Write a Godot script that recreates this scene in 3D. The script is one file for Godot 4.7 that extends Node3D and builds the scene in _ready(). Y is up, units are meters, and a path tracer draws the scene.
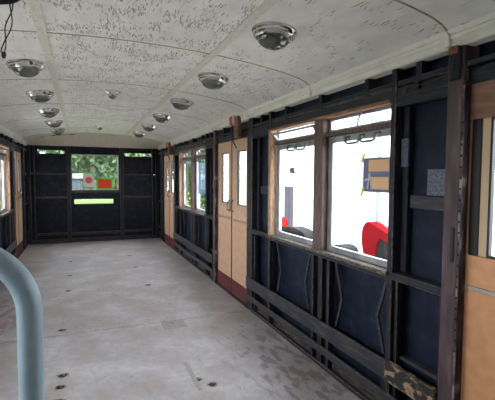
extends Node3D
# Interior of a gutted railway carriage. x = across, y = up, z = -depth from the camera end.
const R := 1.655        # inner face of the wall with the big windows
const L := 1.04         # inner face of the opposite wall
const D := 9.42         # depth of the end wall
const BACK := -2.4      # depth of the carriage end behind the viewer
const XC := 0.3075
const EYE := 1.437
var M := {}
var boxes := {}
var rng := RandomNumberGenerator.new()
var taken := {}

# ------------------------------------------------------------------ helpers
func numbered(n: String) -> String:
	if not taken.has(n):
		taken[n] = 0
		return n
	taken[n] += 1
	return "%s_%03d" % [n, taken[n]]

func tag(o: Node3D, label: String, category: String, group := "", kind := "") -> void:
	o.set_meta("label", label)
	o.set_meta("category", category)
	if group != "":
		o.set_meta("group", group)
	if kind != "":
		o.set_meta("kind", kind)

func thing(called: String, at: Vector3, label: String, category: String, group := "", kind := "") -> Node3D:
	var o := Node3D.new()
	o.name = numbered(called)
	add_child(o)
	o.position = at
	tag(o, label, category, group, kind)
	return o

func struct(called: String, label: String, category: String) -> Node3D:
	return thing(called, Vector3.ZERO, label, category, "", "structure")

func put(parent: Node3D, called: String, mesh: Mesh, m: Material, at := Vector3.ZERO) -> MeshInstance3D:
	var o := MeshInstance3D.new()
	o.name = called
	o.mesh = mesh
	o.position = at
	if m:
		o.material_override = m
	parent.add_child(o, true)
	return o

# a box with chamfered edges; the chamfers are a second surface so that edges can be worn
func bbox(size: Vector3, b := 0.004) -> ArrayMesh:
	b = minf(b, minf(size.x, minf(size.y, size.z)) * 0.3)
	var key := "%.4f %.4f %.4f %.4f" % [size.x, size.y, size.z, b]
	if boxes.has(key):
		return boxes[key]
	var h := size * 0.5
	var faces := SurfaceTool.new()
	faces.begin(Mesh.PRIMITIVE_TRIANGLES)
	var edges := SurfaceTool.new()
	edges.begin(Mesh.PRIMITIVE_TRIANGLES)
	for ax in 3:
		for s in [-1.0, 1.0]:
			var n := Vector3.ZERO
			n[ax] = s
			var u := (ax + 1) % 3
			var v := (ax + 2) % 3
			var c := []
			for k in [[-1, -1], [1, -1], [1, 1], [-1, 1]]:
				var p := Vector3.ZERO
				p[ax] = s * h[ax]
				p[u] = k[0] * (h[u] - b)
				p[v] = k[1] * (h[v] - b)
				c.append(p)
			quad(faces, c, n)
	for ax in 3:
		var u := (ax + 1) % 3
		var v := (ax + 2) % 3
		for su in [-1.0, 1.0]:
			for sv in [-1.0, 1.0]:
				var n := Vector3.ZERO
				n[u] = su
				n[v] = sv
				var c := []
				for k in [[-1, 0], [1, 0], [1, 1], [-1, 1]]:
					var p := Vector3.ZERO
					p[ax] = k[0] * (h[ax] - b)
					p[u] = su * (h[u] - (b if k[1] == 1 else 0.0))
					p[v] = sv * (h[v] - (0.0 if k[1] == 1 else b))
					c.append(p)
				quad(edges, c, n.normalized())
	for sx in [-1.0, 1.0]:
		for sy in [-1.0, 1.0]:
			for sz in [-1.0, 1.0]:
				var s := Vector3(sx, sy, sz)
				var t := []
				for ax in 3:
					var p := s * (h - Vector3(b, b, b))
					p[ax] = s[ax] * h[ax]
					t.append(p)
				tri(edges, t[0], t[1], t[2], s.normalized())
	var m := faces.commit()
	edges.commit(m)
	boxes[key] = m
	return m

func tri(st: SurfaceTool, a: Vector3, b: Vector3, c: Vector3, n: Vector3) -> void:
	var order := [a, b, c] if (b - a).cross(c - a).dot(n) < 0.0 else [a, c, b]
	for p in order:
		st.set_normal(n)
		st.set_uv(Vector2(p.x + p.z, p.y + p.z * 0.3))
		st.add_vertex(p)

func quad(st: SurfaceTool, c: Array, n: Vector3) -> void:
	tri(st, c[0], c[1], c[2], n)
	tri(st, c[0], c[2], c[3], n)

func box(parent: Node3D, called: String, lo: Vector3, hi: Vector3, m: Material, b := 0.004, edge: Material = null) -> MeshInstance3D:
	var a := Vector3(minf(lo.x, hi.x), minf(lo.y, hi.y), minf(lo.z, hi.z))
	var c := Vector3(maxf(lo.x, hi.x), maxf(lo.y, hi.y), maxf(lo.z, hi.z))
	var o := put(parent, called, bbox(c - a, b), null, (a + c) * 0.5)
	o.set_surface_override_material(0, m)
	o.set_surface_override_material(1, edge if edge else m)
	return o

# a box in wall coordinates: side +1 / -1, depth range, height range, distance outward from the inner face
func wb(side: int, parent: Node3D, called: String, d0: float, d1: float, y0: float, y1: float, i0: float, i1: float, m: Material, b := 0.004, edge: Material = null) -> MeshInstance3D:
	var x0 := wx(side, i0)
	var x1 := wx(side, i1)
	return box(parent, called, Vector3(x0, y0, -d0), Vector3(x1, y1, -d1), m, b, edge)

func wx(side: int, inn: float) -> float:
	return R + inn if side > 0 else -(L + inn)

func add_box(st: SurfaceTool, lo: Vector3, hi: Vector3) -> void:
	var a := Vector3(minf(lo.x, hi.x), minf(lo.y, hi.y), minf(lo.z, hi.z))
	var c := Vector3(maxf(lo.x, hi.x), maxf(lo.y, hi.y), maxf(lo.z, hi.z))
	st.append_from(bbox(c - a, 0.003), 0, Transform3D(Basis(), (a + c) * 0.5))
	st.append_from(bbox(c - a, 0.003), 1, Transform3D(Basis(), (a + c) * 0.5))

func begin() -> SurfaceTool:
	var st := SurfaceTool.new()
	st.begin(Mesh.PRIMITIVE_TRIANGLES)
	return st

# lathe round the y axis; profile of Vector2(radius, y)
func lathe(profile: Array, seg := 32) -> ArrayMesh:
	var st := begin()
	for i in profile.size() - 1:
		var p: Vector2 = profile[i]
		var q: Vector2 = profile[i + 1]
		if p.distance_to(q) < 0.00001:
			continue
		var n2 := Vector2(q.y - p.y, p.x - q.x).normalized()
		for k in seg:
			var a0 := TAU * k / seg
			var a1 := TAU * (k + 1) / seg
			var e0 := Vector3(cos(a0), 0, sin(a0))
			var e1 := Vector3(cos(a1), 0, sin(a1))
			var v := [e0 * p.x + Vector3.UP * p.y, e1 * p.x + Vector3.UP * p.y, e1 * q.x + Vector3.UP * q.y, e0 * q.x + Vector3.UP * q.y]
			var n := [e0 * n2.x + Vector3.UP * n2.y, e1 * n2.x + Vector3.UP * n2.y, e1 * n2.x + Vector3.UP * n2.y, e0 * n2.x + Vector3.UP * n2.y]
			for t in [[0, 1, 2], [0, 2, 3]]:
				var fn: Vector3 = (v[t[1]] - v[t[0]]).cross(v[t[2]] - v[t[0]])
				var ord: Array = t if fn.dot(n[0] + n[1]) < 0.0 else [t[0], t[2], t[1]]
				for j in ord:
					st.set_normal(n[j])
					st.set_uv(Vector2(float(k) / seg, float(i) / profile.size()))
					st.add_vertex(v[j])
	return st.commit()

# round tube through points
func add_tube(st: SurfaceTool, pts: Array, r: float, seg := 10) -> void:
	var rings := []
	var side := Vector3.ZERO
	for i in pts.size():
		var p: Vector3 = pts[i]
		var t: Vector3 = (pts[mini(i + 1, pts.size() - 1)] - pts[maxi(i - 1, 0)]).normalized()
		if side == Vector3.ZERO:
			side = t.cross(Vector3.UP if absf(t.y) < 0.9 else Vector3.RIGHT).normalized()
		else:
			side = (side - t * side.dot(t)).normalized()
		var up := t.cross(side)
		var ring := []
		for k in seg:
			var a := TAU * k / seg
			ring.append([p + (side * cos(a) + up * sin(a)) * r, side * cos(a) + up * sin(a)])
		rings.append(ring)
	for i in rings.size() - 1:
		for k in seg:
			var a: Array = rings[i][k]
			var b: Array = rings[i][(k + 1) % seg]
			var c: Array = rings[i + 1][(k + 1) % seg]
			var d: Array = rings[i + 1][k]
			for t in [[a, b, c], [a, c, d]]:
				var fn: Vector3 = (t[1][0] - t[0][0]).cross(t[2][0] - t[0][0])
				var ord: Array = t if fn.dot(t[0][1]) < 0.0 else [t[0], t[2], t[1]]
				for v in ord:
					st.set_normal(v[1])
					st.set_uv(Vector2(float(k) / seg, i * 0.1))
					st.add_vertex(v[0])
	for e in [0, rings.size() - 1]:
		var n: Vector3 = ((pts[0] - pts[1]) if e == 0 else (pts[e] - pts[e - 1])).normalized()
		for k in seg:
			tri(st, pts[e], rings[e][k][0], rings[e][(k + 1) % seg][0], n)

func tube(pts: Array, r: float, seg := 10) -> ArrayMesh:
	var st := begin()
	add_tube(st, pts, r, seg)
	return st.commit()

# polygon in a plane extruded along an axis: at(p, t) places it
func extrude(poly: PackedVector2Array, o: Vector3, ex: Vector3, ey: Vector3, ez: Vector3) -> ArrayMesh:
	var st := begin()
	var idx := Geometry2D.triangulate_polygon(poly)
	var en := ez.normalized()
	for side in [0, 1]:
		for i in range(0, idx.size(), 3):
			var t := []
			for j in 3:
				var p: Vector2 = poly[idx[i + j]]
				t.append(o + ex * p.x + ey * p.y + ez * side)
			tri(st, t[0], t[1], t[2], en * (1.0 if side else -1.0))
	var area := 0.0
	for i in poly.size():
		area += poly[i].cross(poly[(i + 1) % poly.size()])
	for i in poly.size():
		var p := poly[i]
		var q := poly[(i + 1) % poly.size()]
		var n2 := Vector2(q.y - p.y, p.x - q.x).normalized() * signf(area)
		var n := (ex * n2.x + ey * n2.y).normalized()
		quad(st, [o + ex * p.x + ey * p.y, o + ex * q.x + ey * q.y, o + ex * q.x + ey * q.y + ez, o + ex * p.x + ey * p.y + ez], n)
	return st.commit()

# ------------------------------------------------------------------ materials
func plain(called: String, c: Color, rough: float, metal := 0.0, spec := 0.5) -> StandardMaterial3D:
	var m := StandardMaterial3D.new()
	m.resource_name = called
	m.albedo_color = c
	m.roughness = rough
	m.metallic = metal
	m.metallic_specular = spec
	M[called] = m
	return m

func noise_tex(stops: Array, freq: float, sd: int, oct := 4, size := 512) -> NoiseTexture2D:
	var n := FastNoiseLite.new()
	n.seed = sd
	n.frequency = freq
	n.fractal_octaves = oct
	n.noise_type = FastNoiseLite.TYPE_SIMPLEX_SMOOTH
	var g := Gradient.new()
	g.offsets = PackedFloat32Array(stops.map(func(s): return s[0]))
	g.colors = PackedColorArray(stops.map(func(s): return s[1]))
	var t := NoiseTexture2D.new()
	t.width = size
	t.height = size
	t.seamless = true
	t.noise = n
	t.color_ramp = g
	return t

func grainy(called: String, stops: Array, freq: float, sd: int, scale: Vector3, rough: float, bump := 0.15, spec := 0.4) -> StandardMaterial3D:
	var m := plain(called, Color.WHITE, rough, 0.0, spec)
	m.albedo_texture = noise_tex(stops, freq, sd)
	m.uv1_triplanar = true
	m.uv1_world_triplanar = true
	m.uv1_scale = scale
	if bump > 0.0:
		m.heightmap_enabled = true
		m.heightmap_texture = noise_tex([[0.0, Color.BLACK], [1.0, Color.WHITE]], freq * 1.5, sd + 7, 4, 256)
		m.heightmap_scale = bump
	return m

func c8(r: int, g: int, b: int) -> Color:
	return Color8(r, g, b)

func make_materials() -> void:
	# soot-black painted timber and sheet of the stripped walls
	var blk := [[0.0, c8(17, 19, 26)], [0.45, c8(26, 29, 39)], [0.7, c8(35, 37, 47)], [0.86, c8(50, 50, 57)], [1.0, c8(78, 75, 74)]]
	grainy("skin", [[0.0, c8(13, 18, 32)], [0.5, c8(20, 28, 47)], [0.75, c8(27, 35, 54)], [1.0, c8(50, 56, 72)]], 0.012, 3, Vector3(1, 1, 1), 0.6, 0.08, 0.3)  # bluer than end_sheet: lens-flare haze put into the panel colour
	grainy("end_sheet", [[0.0, c8(14, 17, 25)], [0.5, c8(21, 25, 35)], [0.75, c8(28, 32, 42)], [1.0, c8(50, 52, 60)]], 0.012, 4, Vector3(1, 1, 1), 0.6, 0.08, 0.3)
	grainy("post", blk, 0.02, 5, Vector3(4, 0.5, 4), 0.6, 0.12)
	grainy("rail", blk, 0.02, 6, Vector3(4, 4, 0.5), 0.6, 0.12)
	grainy("rail_x", [[0.0, c8(30, 28, 32)], [0.45, c8(46, 42, 44)], [0.75, c8(64, 57, 54)], [1.0, c8(96, 84, 74)]], 0.02, 8, Vector3(0.5, 4, 4), 0.6, 0.12)
	var worn := [[0.0, c8(34, 34, 40)], [0.35, c8(62, 58, 58)], [0.6, c8(98, 88, 80)], [1.0, c8(150, 134, 116)]]
	grainy("worn", worn, 0.03, 9, Vector3(5, 5, 1.2), 0.75, 0.1)
	grainy("worn_v", worn, 0.03, 10, Vector3(5, 1.2, 5), 0.75, 0.1)
	grainy("worn_x", worn, 0.03, 11, Vector3(1.2, 5, 5), 0.75, 0.1)
	var gry := [[0.0, c8(38, 39, 46)], [0.45, c8(52, 52, 59)], [0.7, c8(62, 61, 66)], [0.88, c8(78, 75, 76)], [1.0, c8(110, 102, 96)]]
	grainy("plank", gry, 0.018, 12, Vector3(2, 3, 0.4), 0.6, 0.1)
	grainy("peeled", [[0.0, c8(36, 35, 38)], [0.50, c8(54, 50, 50)], [0.56, c8(130, 108, 88)], [0.68, c8(166, 142, 116)], [1.0, c8(120, 96, 74)]], 0.009, 13, Vector3(2.0, 3.0, 1.6), 0.75, 0.25)
	grainy("old_rail", [[0.0, c8(40, 36, 36)], [0.5, c8(70, 60, 54)], [0.8, c8(100, 84, 70)], [1.0, c8(130, 110, 90)]], 0.02, 36, Vector3(3, 3, 0.5), 0.75, 0.1)
	grainy("brown_post", [[0.0, c8(66, 50, 48)], [0.5, c8(92, 74, 70)], [0.8, c8(110, 90, 84)], [1.0, c8(134, 112, 102)]], 0.02, 14, Vector3(5, 0.5, 5), 0.55, 0.1)
	grainy("pillar", [[0.0, c8(62, 50, 54)], [0.5, c8(80, 64, 68)], [0.8, c8(94, 77, 78)], [1.0, c8(116, 98, 96)]], 0.012, 15, Vector3(2, 0.5, 2), 0.6, 0.08)
	grainy("raw_wood", [[0.0, c8(84, 62, 50)], [0.3, c8(150, 120, 96)], [0.62, c8(176, 146, 120)], [0.8, c8(140, 108, 86)], [1.0, c8(58, 44, 40)]], 0.02, 16, Vector3(5, 0.6, 5), 0.7, 0.2)
	grainy("wood_strip", [[0.0, c8(84, 56, 42)], [0.5, c8(128, 90, 68)], [1.0, c8(160, 122, 96)]], 0.02, 17, Vector3(5, 5, 0.5), 0.6, 0.1)
	grainy("tan", [[0.0, c8(188, 150, 122)], [0.5, c8(198, 162, 134)], [1.0, c8(206, 171, 143)]], 0.01, 18, Vector3(2, 2, 2), 0.45, 0.0)
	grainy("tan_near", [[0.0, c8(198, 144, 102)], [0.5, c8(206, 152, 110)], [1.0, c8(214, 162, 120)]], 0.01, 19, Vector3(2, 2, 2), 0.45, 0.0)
	grainy("tan_rail", [[0.0, c8(116, 80, 66)], [0.5, c8(136, 97, 82)], [1.0, c8(150, 112, 96)]], 0.015, 20, Vector3(3, 3, 0.5), 0.5, 0.05)
	grainy("maroon", [[0.0, c8(78, 30, 34)], [0.6, c8(104, 44, 48)], [1.0, c8(130, 76, 74)]], 0.02, 21, Vector3(3, 3, 3), 0.6, 0.05)
	grainy("cream", [[0.0, c8(196, 193, 180)], [0.3, c8(212, 210, 199)], [0.75, c8(220, 218, 209)], [0.93, c8(206, 200, 184)], [1.0, c8(142, 122, 98)]], 0.01, 22, Vector3(1.5, 3, 0.8), 0.55, 0.06)
	grainy("cove", [[0.0, c8(176, 164, 150)], [0.3, c8(196, 186, 172)], [0.75, c8(206, 198, 186)], [0.95, c8(190, 176, 156)], [1.0, c8(150, 126, 100)]], 0.01, 35, Vector3(1.5, 3, 1.5), 0.6, 0.0)
	grainy("batten", [[0.0, c8(186, 180, 164)], [0.4, c8(208, 204, 190)], [0.8, c8(216, 213, 202)], [1.0, c8(150, 130, 104)]], 0.02, 23, Vector3(3, 3, 1.4), 0.55, 0.05)
	grainy("joint", [[0.0, c8(112, 84, 58)], [0.5, c8(168, 148, 116)], [1.0, c8(196, 180, 150)]], 0.03, 24, Vector3(3, 3, 3), 0.8, 0.0)
	grainy("rust", [[0.0, c8(60, 38, 28)], [0.5, c8(128, 84, 54)], [1.0, c8(176, 134, 96)]], 0.04, 25, Vector3(4, 4, 4), 0.85, 0.15)
	grainy("sash", [[0.0, c8(120, 124, 130)], [0.5, c8(148, 152, 156)], [0.85, c8(166, 168, 168)], [1.0, c8(120, 106, 96)]], 0.006, 26, Vector3(1.5, 1.5, 1.5), 0.4, 0.0)
	M["sash"].metallic = 0.35
	grainy("paint_strip", [[0.0, c8(40, 32, 40)], [0.4, c8(64, 52, 62)], [0.62, c8(84, 72, 80)], [0.72, c8(140, 128, 128)], [1.0, c8(160, 150, 146)]], 0.008, 27, Vector3(2, 1.0, 2), 0.6, 0.05)
	grainy("bare_sheet", [[0.0, c8(60, 66, 84)], [0.5, c8(84, 90, 106)], [1.0, c8(120, 124, 134)]], 0.03, 28, Vector3(3, 3, 3), 0.5, 0.05)
	plain("aluminium", c8(176, 178, 176), 0.35, 0.85)
	plain("chrome", c8(214, 213, 208), 0.16, 0.8)
	plain("steel", c8(126, 128, 128), 0.4, 0.9)
	plain("gasket", c8(24, 24, 28), 0.6)
	plain("hole", c8(14, 12, 12), 0.9)
	plain("smoked_glass", c8(76, 78, 70), 0.1, 0.0, 0.7)
	plain("black_plastic", c8(20, 20, 22), 0.5)
	plain("red_box", c8(182, 66, 48), 0.5)
	plain("white_box", c8(176, 172, 162), 0.5)
	grainy("pipe_paint", [[0.0, c8(164, 190, 204)], [0.5, c8(174, 199, 213)], [0.9, c8(182, 204, 216)], [1.0, c8(152, 172, 184)]], 0.02, 29, Vector3(2, 2, 2), 0.32, 0.0, 0.5)
	var g := plain("glass", Color(0.55, 0.62, 0.64, 0.02), 0.03)
	g.transparency = BaseMaterial3D.TRANSPARENCY_ALPHA
	# outside
	grainy("concrete", [[0.0, c8(176, 174, 168)], [0.6, c8(194, 192, 186)], [1.0, c8(206, 204, 198)]], 0.01, 31, Vector3(0.5, 0.5, 0.5), 0.9, 0.0)
	grainy("render_white", [[0.0, c8(226, 228, 230)], [0.6, c8(234, 236, 237)], [1.0, c8(238, 240, 240)]], 0.01, 32, Vector3(0.4, 0.4, 0.4), 0.85, 0.0)
	grainy("turf", [[0.0, c8(84, 104, 52)], [0.5, c8(116, 138, 72)], [1.0, c8(150, 164, 100)]], 0.02, 33, Vector3(0.6, 0.6, 0.6), 0.95, 0.0)
	plain("lilac_door", c8(62, 61, 72), 0.7, 0.0, 0.2)
	plain("dark_grey", c8(22, 24, 30), 0.8, 0.0, 0.2)
	plain("blue_grey", c8(62, 78, 96), 0.7, 0.0, 0.2)
	plain("pale_pipe", c8(110, 120, 130), 0.7, 0.0, 0.2)
	plain("roof_grey", c8(150, 152, 156), 0.7)
	plain("pale_wood", c8(206, 180, 148), 0.7)
	plain("red_gloss", c8(128, 0, 10), 0.8, 0.0, 0.1)
	plain("black_cover", c8(24, 26, 30), 0.8, 0.0, 0.3)
	plain("shed_wall", c8(66, 76, 86), 0.8)
	plain("shed_roof", c8(130, 134, 138), 0.7)
	grainy("bark", [[0.0, c8(58, 46, 38)], [0.5, c8(92, 76, 62)], [1.0, c8(126, 108, 90)]], 0.03, 34, Vector3(2, 0.5, 2), 0.9, 0.3)
	for k in [["leaf_dark", c8(46, 62, 50)], ["leaf_mid", c8(70, 90, 62)], ["leaf_pale", c8(88, 106, 72)], ["leaf_grey", c8(74, 86, 82)], ["leaf_hedge", c8(90, 114, 62)]]:
		var lm := plain(k[0], k[1], 0.6, 0.0, 0.3)
		lm.cull_mode = BaseMaterial3D.CULL_DISABLED
		lm.backlight_enabled = true
		lm.backlight = k[1] * 0.5
	# print on paper and tape
	plain("paper", c8(206, 204, 204), 0.8)
	plain("red_paper", c8(206, 62, 22), 0.7)
	plain("red_print", c8(216, 84, 82), 0.8)
	plain("green_tape", c8(84, 196, 74), 0.6)
	plain("yellow_tape", c8(188, 206, 40), 0.6)
	plain("poster_navy", c8(104, 110, 146), 0.7)  # both print colours lightened to include haze and daylight through the sheet
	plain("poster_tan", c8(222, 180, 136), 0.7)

# ------------------------------------------------------------------ ceiling
const PROFILE := [[0.0, 2.300], [0.2, 2.298], [0.4, 2.290], [0.6, 2.2765], [0.8, 2.257], [1.0, 2.230], [1.12, 2.209], [1.20, 2.192], [1.25, 2.178], [1.29, 2.162], [1.32, 2.143], [1.345, 2.118]]

func ceil_y(u: float) -> float:
	u = absf(u)
	for i in PROFILE.size() - 1:
		if u <= PROFILE[i + 1][0]:
			var t: float = (u - PROFILE[i][0]) / (PROFILE[i + 1][0] - PROFILE[i][0])
			var p0: float = PROFILE[maxi(i - 1, 0)][1]
			return lerpf(PROFILE[i][1], PROFILE[i + 1][1], t) + 0.0 * p0
	return 2.118

func curved_sheet(u0: float, u1: float, d0: float, d1: float, lift: float, thick: float, steps := 16) -> ArrayMesh:
	var st := begin()
	var us := []
	for i in steps + 1:
		us.append(lerpf(u0, u1, float(i) / steps))
	for i in steps:
		var a: float = us[i]
		var b: float = us[i + 1]
		var na := Vector3((ceil_y(a + 0.02) - ceil_y(a - 0.02)) / 0.04, -1, 0).normalized()
		var nb := Vector3((ceil_y(b + 0.02) - ceil_y(b - 0.02)) / 0.04, -1, 0).normalized()
		for s in [[lift, 1.0], [lift + thick, -1.0]]:
			var pa := Vector3(XC + a, ceil_y(a) + s[0], 0)
			var pb := Vector3(XC + b, ceil_y(b) + s[0], 0)
			var v := [pa + Vector3(0, 0, -d0), pb + Vector3(0, 0, -d0), pb + Vector3(0, 0, -d1), pa + Vector3(0, 0, -d1)]
			var n := [na * s[1], nb * s[1], nb * s[1], na * s[1]]
			var uv := [Vector2((a - u0) / 1.25, 0), Vector2((b - u0) / 1.25, 0), Vector2((b - u0) / 1.25, (d1 - d0) / 1.25), Vector2((a - u0) / 1.25, (d1 - d0) / 1.25)]
			for t in [[0, 1, 2], [0, 2, 3]]:
				var fn: Vector3 = (v[t[1]] - v[t[0]]).cross(v[t[2]] - v[t[0]])
				var ord: Array = t if fn.dot(n[0]) < 0.0 else [t[0], t[2], t[1]]
				for j in ord:
					st.set_normal(n[j])
					st.set_uv(uv[j])
					st.add_vertex(v[j])
	for e in [[d0, 1.0], [d1, -1.0]]:
		for i in steps:
			var a: float = us[i]
			var b: float = us[i + 1]
			quad(st, [Vector3(XC + a, ceil_y(a) + lift, -e[0]), Vector3(XC + b, ceil_y(b) + lift, -e[0]), Vector3(XC + b, ceil_y(b) + lift + thick, -e[0]), Vector3(XC + a, ceil_y(a) + lift + thick, -e[0])], Vector3(0, 0, e[1]))
	for e in [[u0, -1.0], [u1, 1.0]]:
		var y := ceil_y(e[0]) + lift
		quad(st, [Vector3(XC + e[0], y, -d0), Vector3(XC + e[0], y + thick, -d0), Vector3(XC + e[0], y + thick, -d1), Vector3(XC + e[0], y, -d1)], Vector3(e[1], 0, 0))
	return st.commit()

# flaked paint: short flecks running along the carriage, where the paint has let go
func flaked(called: String, sd: int, flecks: int, patchy: float) -> void:
	var size := 1024
	var r := RandomNumberGenerator.new()
	r.seed = sd
	var mask := FastNoiseLite.new()
	mask.seed = sd
	mask.frequency = 0.005
	mask.fractal_octaves = 3
	var tone := FastNoiseLite.new()
	tone.seed = sd + 50
	tone.frequency = 0.008
	tone.fractal_octaves = 4
	var im := Image.create(size, size, false, Image.FORMAT_RGB8)
	var step := 4
	for y in range(0, size, step):
		for x in range(0, size, step):
			var t := tone.get_noise_2d(x, y * 0.5)
			var k := 1.0 + 0.07 * t + r.randf_range(-0.008, 0.008)
			im.fill_rect(Rect2i(x, y, step, step), Color(0.876 * k, 0.868 * k, (0.846 - 0.015 * t) * k))
	var dark := [c8(146, 138, 122), c8(162, 154, 138), c8(174, 167, 152), c8(134, 127, 113), c8(184, 177, 161)]
	var n := 0
	var guard := 0
	while n < flecks and guard < flecks * 12:
		guard += 1
		var x := r.randi_range(0, size - 8)
		var y := r.randi_range(0, size - 40)
		if mask.get_noise_2d(x, y) * 0.5 + 0.5 + r.randf_range(-0.12, 0.12) < patchy:
			continue
		n += 1
		var c: Color = dark[r.randi_range(0, dark.size() - 1)]
		var ln := r.randi_range(8, 40)
		var w := r.randi_range(2, 4)
		var drift := r.randf_range(-0.12, 0.25)
		for s in range(0, ln, 3):
			im.fill_rect(Rect2i(clampi(x + int(s * drift) + r.randi_range(-1, 1), 0, size - 4), y + s, w + (1 if s > 3 and s < ln - 4 else 0), 4), c)
		if r.randf() < 0.3:
			im.fill_rect(Rect2i(x + w + 1, y, 1, ln), Color(0.90, 0.89, 0.86))
	for i in 5:
		var cx := r.randf_range(0, size)
		var cy := r.randi_range(0, size - 300)
		for s in r.randi_range(90, 280):
			cx += r.randf_range(-0.7, 0.7)
			im.fill_rect(Rect2i(clampi(int(cx), 0, size - 2), cy + s, 1, 1), c8(140, 130, 112))
	var m := plain(called, Color.WHITE, 0.5)
	m.albedo_texture = ImageTexture.create_from_image(im)

func build_ceiling() -> void:
	flaked("ceil_heavy", 101, 1900, 0.50)
	flaked("ceil_some", 102, 1000, 0.5)
	flaked("ceil_light", 103, 260, 0.55)
	var c := struct("ceiling", "arched off-white painted board ceiling with flaking paint and cover strips", "ceiling")
	put(c, "roof_backing", curved_sheet(-1.345, 1.345, BACK, D + 0.1, 0.014, 0.05, 40), M.joint)
	var joints := [BACK, -1.06, 0.19, 1.44, 2.69, 3.94, 5.19, 6.44, 7.69, 8.62, D]
	var look := [
		["ceil_light", "ceil_light", "ceil_light"], ["ceil_some", "ceil_some", "ceil_some"],
		["ceil_some", "ceil_heavy", "ceil_light"], ["ceil_some", "ceil_heavy", "ceil_light"], ["ceil_light", "ceil_heavy", "ceil_some"],
		["ceil_light", "ceil_some", "ceil_light"], ["ceil_light", "ceil_heavy", "ceil_some"], ["ceil_light", "ceil_some", "ceil_light"],
		["ceil_light", "ceil_light", "ceil_light"], ["ceil_light", "ceil_light", "ceil_light"]]
	var cuts := [-1.340, -0.505, 0.535, 1.340]
	for i in joints.size() - 2:
		for k in 3:
			put(c, "ceiling_board", curved_sheet(cuts[k] + 0.003, cuts[k + 1] - 0.003, joints[i] + 0.003, joints[i + 1] - 0.003, 0.0, 0.012, 10 + 4 * absi(k - 1)), M[look[i][k]])
	for i in range(1, joints.size() - 1):
		for k in 3:
			put(c, "joint_bead", curved_sheet(cuts[k] + 0.0, cuts[k + 1] - 0.0, joints[i] - 0.005, joints[i] + 0.005, -0.003, 0.004, 16), M.joint)
	for u in [-0.508, 0.545]:
		put(c, "cover_strip", curved_sheet(u - 0.026, u + 0.026, BACK, 8.62, -0.006, 0.006, 2), M.batten)
	# crown moulding along both walls, in lengths that meet at the board joints
	for side in [1, -1]:
		var t := struct("trim_1" if side > 0 else "trim_2", "cream wooden crown moulding under the ceiling edge %s" % ("above the big-window wall" if side > 0 else "above the wall opposite the big windows"), "moulding")
		for i in joints.size() - 1:
			var poly := PackedVector2Array([Vector2(0.06, 2.055), Vector2(-0.006, 2.055), Vector2(-0.012, 2.062), Vector2(-0.012, 2.092), Vector2(-0.022, 2.098), Vector2(-0.026, 2.108), Vector2(-0.022, 2.118), Vector2(-0.026, 2.122), Vector2(-0.030, 2.134), Vector2(-0.032, 2.150), Vector2(-0.026, 2.165), Vector2(0.0, 2.19), Vector2(0.06, 2.20)])
			put(t, "moulding", extrude(poly, Vector3(wx(side, 0.0), 0, -joints[i] - 0.002), Vector3(side, 0, 0), Vector3.UP, Vector3(0, 0, -(joints[i + 1] - joints[i]) + 0.004)), M.cream)
			if i > 1:
				wb(side, t, "rusty_clip", joints[i] - 0.014, joints[i] + 0.014, 2.062, 2.125, -0.034, 0.02, M.cream, 0.003)
		wb(side, c, "eave_light_stop", BACK, D + 0.1, 2.185, 2.30, 0.0, 0.125, M.skin, 0.003)  # unseen strip added to stop sky light leaking in above the header
	# arched board that closes the ceiling above the end wall
	var f := struct("trim_3", "arched cream cove closing the ceiling above the black end wall, paint peeled in spots", "cove")
	var st := begin()
	var rows := []
	for i in 13:
		var q := PI / 2 * i / 12.0
		var row := []
		for k in 41:
			var u := lerpf(-1.345, 1.345, k / 40.0)
			row.append(Vector3(XC + u, 2.075 + (ceil_y(u) - 2.078) * cos(q), -(8.62 + (D - 0.01 - 8.62) * sin(q))))
		rows.append(row)
	for i in 12:
		for k in 40:
			var c4 := [rows[i][k], rows[i][k + 1], rows[i + 1][k + 1], rows[i + 1][k]]
			var n: Vector3 = (c4[1] - c4[0]).cross(c4[3] - c4[0]).normalized()
			quad(st, c4, n if n.y < 0.0 else -n)
	put(f, "arched_cove", st.commit(), M.cove)
	var rr := RandomNumberGenerator.new()
	for s in [[-0.42, 0.30, 0.17, 0.10, 3], [-0.17, 0.25, 0.11, 0.06, 5], [-0.72, 0.45, 0.06, 0.05, 7], [0.62, 0.22, 0.06, 0.03, 9]]:
		rr.seed = s[4]
		var ring := []
		for k in 18:
			var a := TAU * k / 18.0
			var q := rr.randf_range(0.55, 1.1)
			var u: float = s[0] - XC + cos(a) * s[2] * q
			var w: float = s[1] + sin(a) * s[3] * q
			ring.append(Vector3(XC + u, 2.0735 + (ceil_y(u) - 2.078) * cos(w), -(8.618 + (D - 0.01 - 8.62) * sin(w))))
		var mid := Vector3.ZERO
		for p in ring:
			mid += p / 18.0
		mid += Vector3(0, -0.002, 0.002)
		var sp := begin()
		for k in 18:
			tri(sp, mid, ring[k], ring[(k + 1) % 18], Vector3(0, -0.7, 0.7))
		put(f, "peeled_patch", sp.commit(), M.rust)

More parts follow.
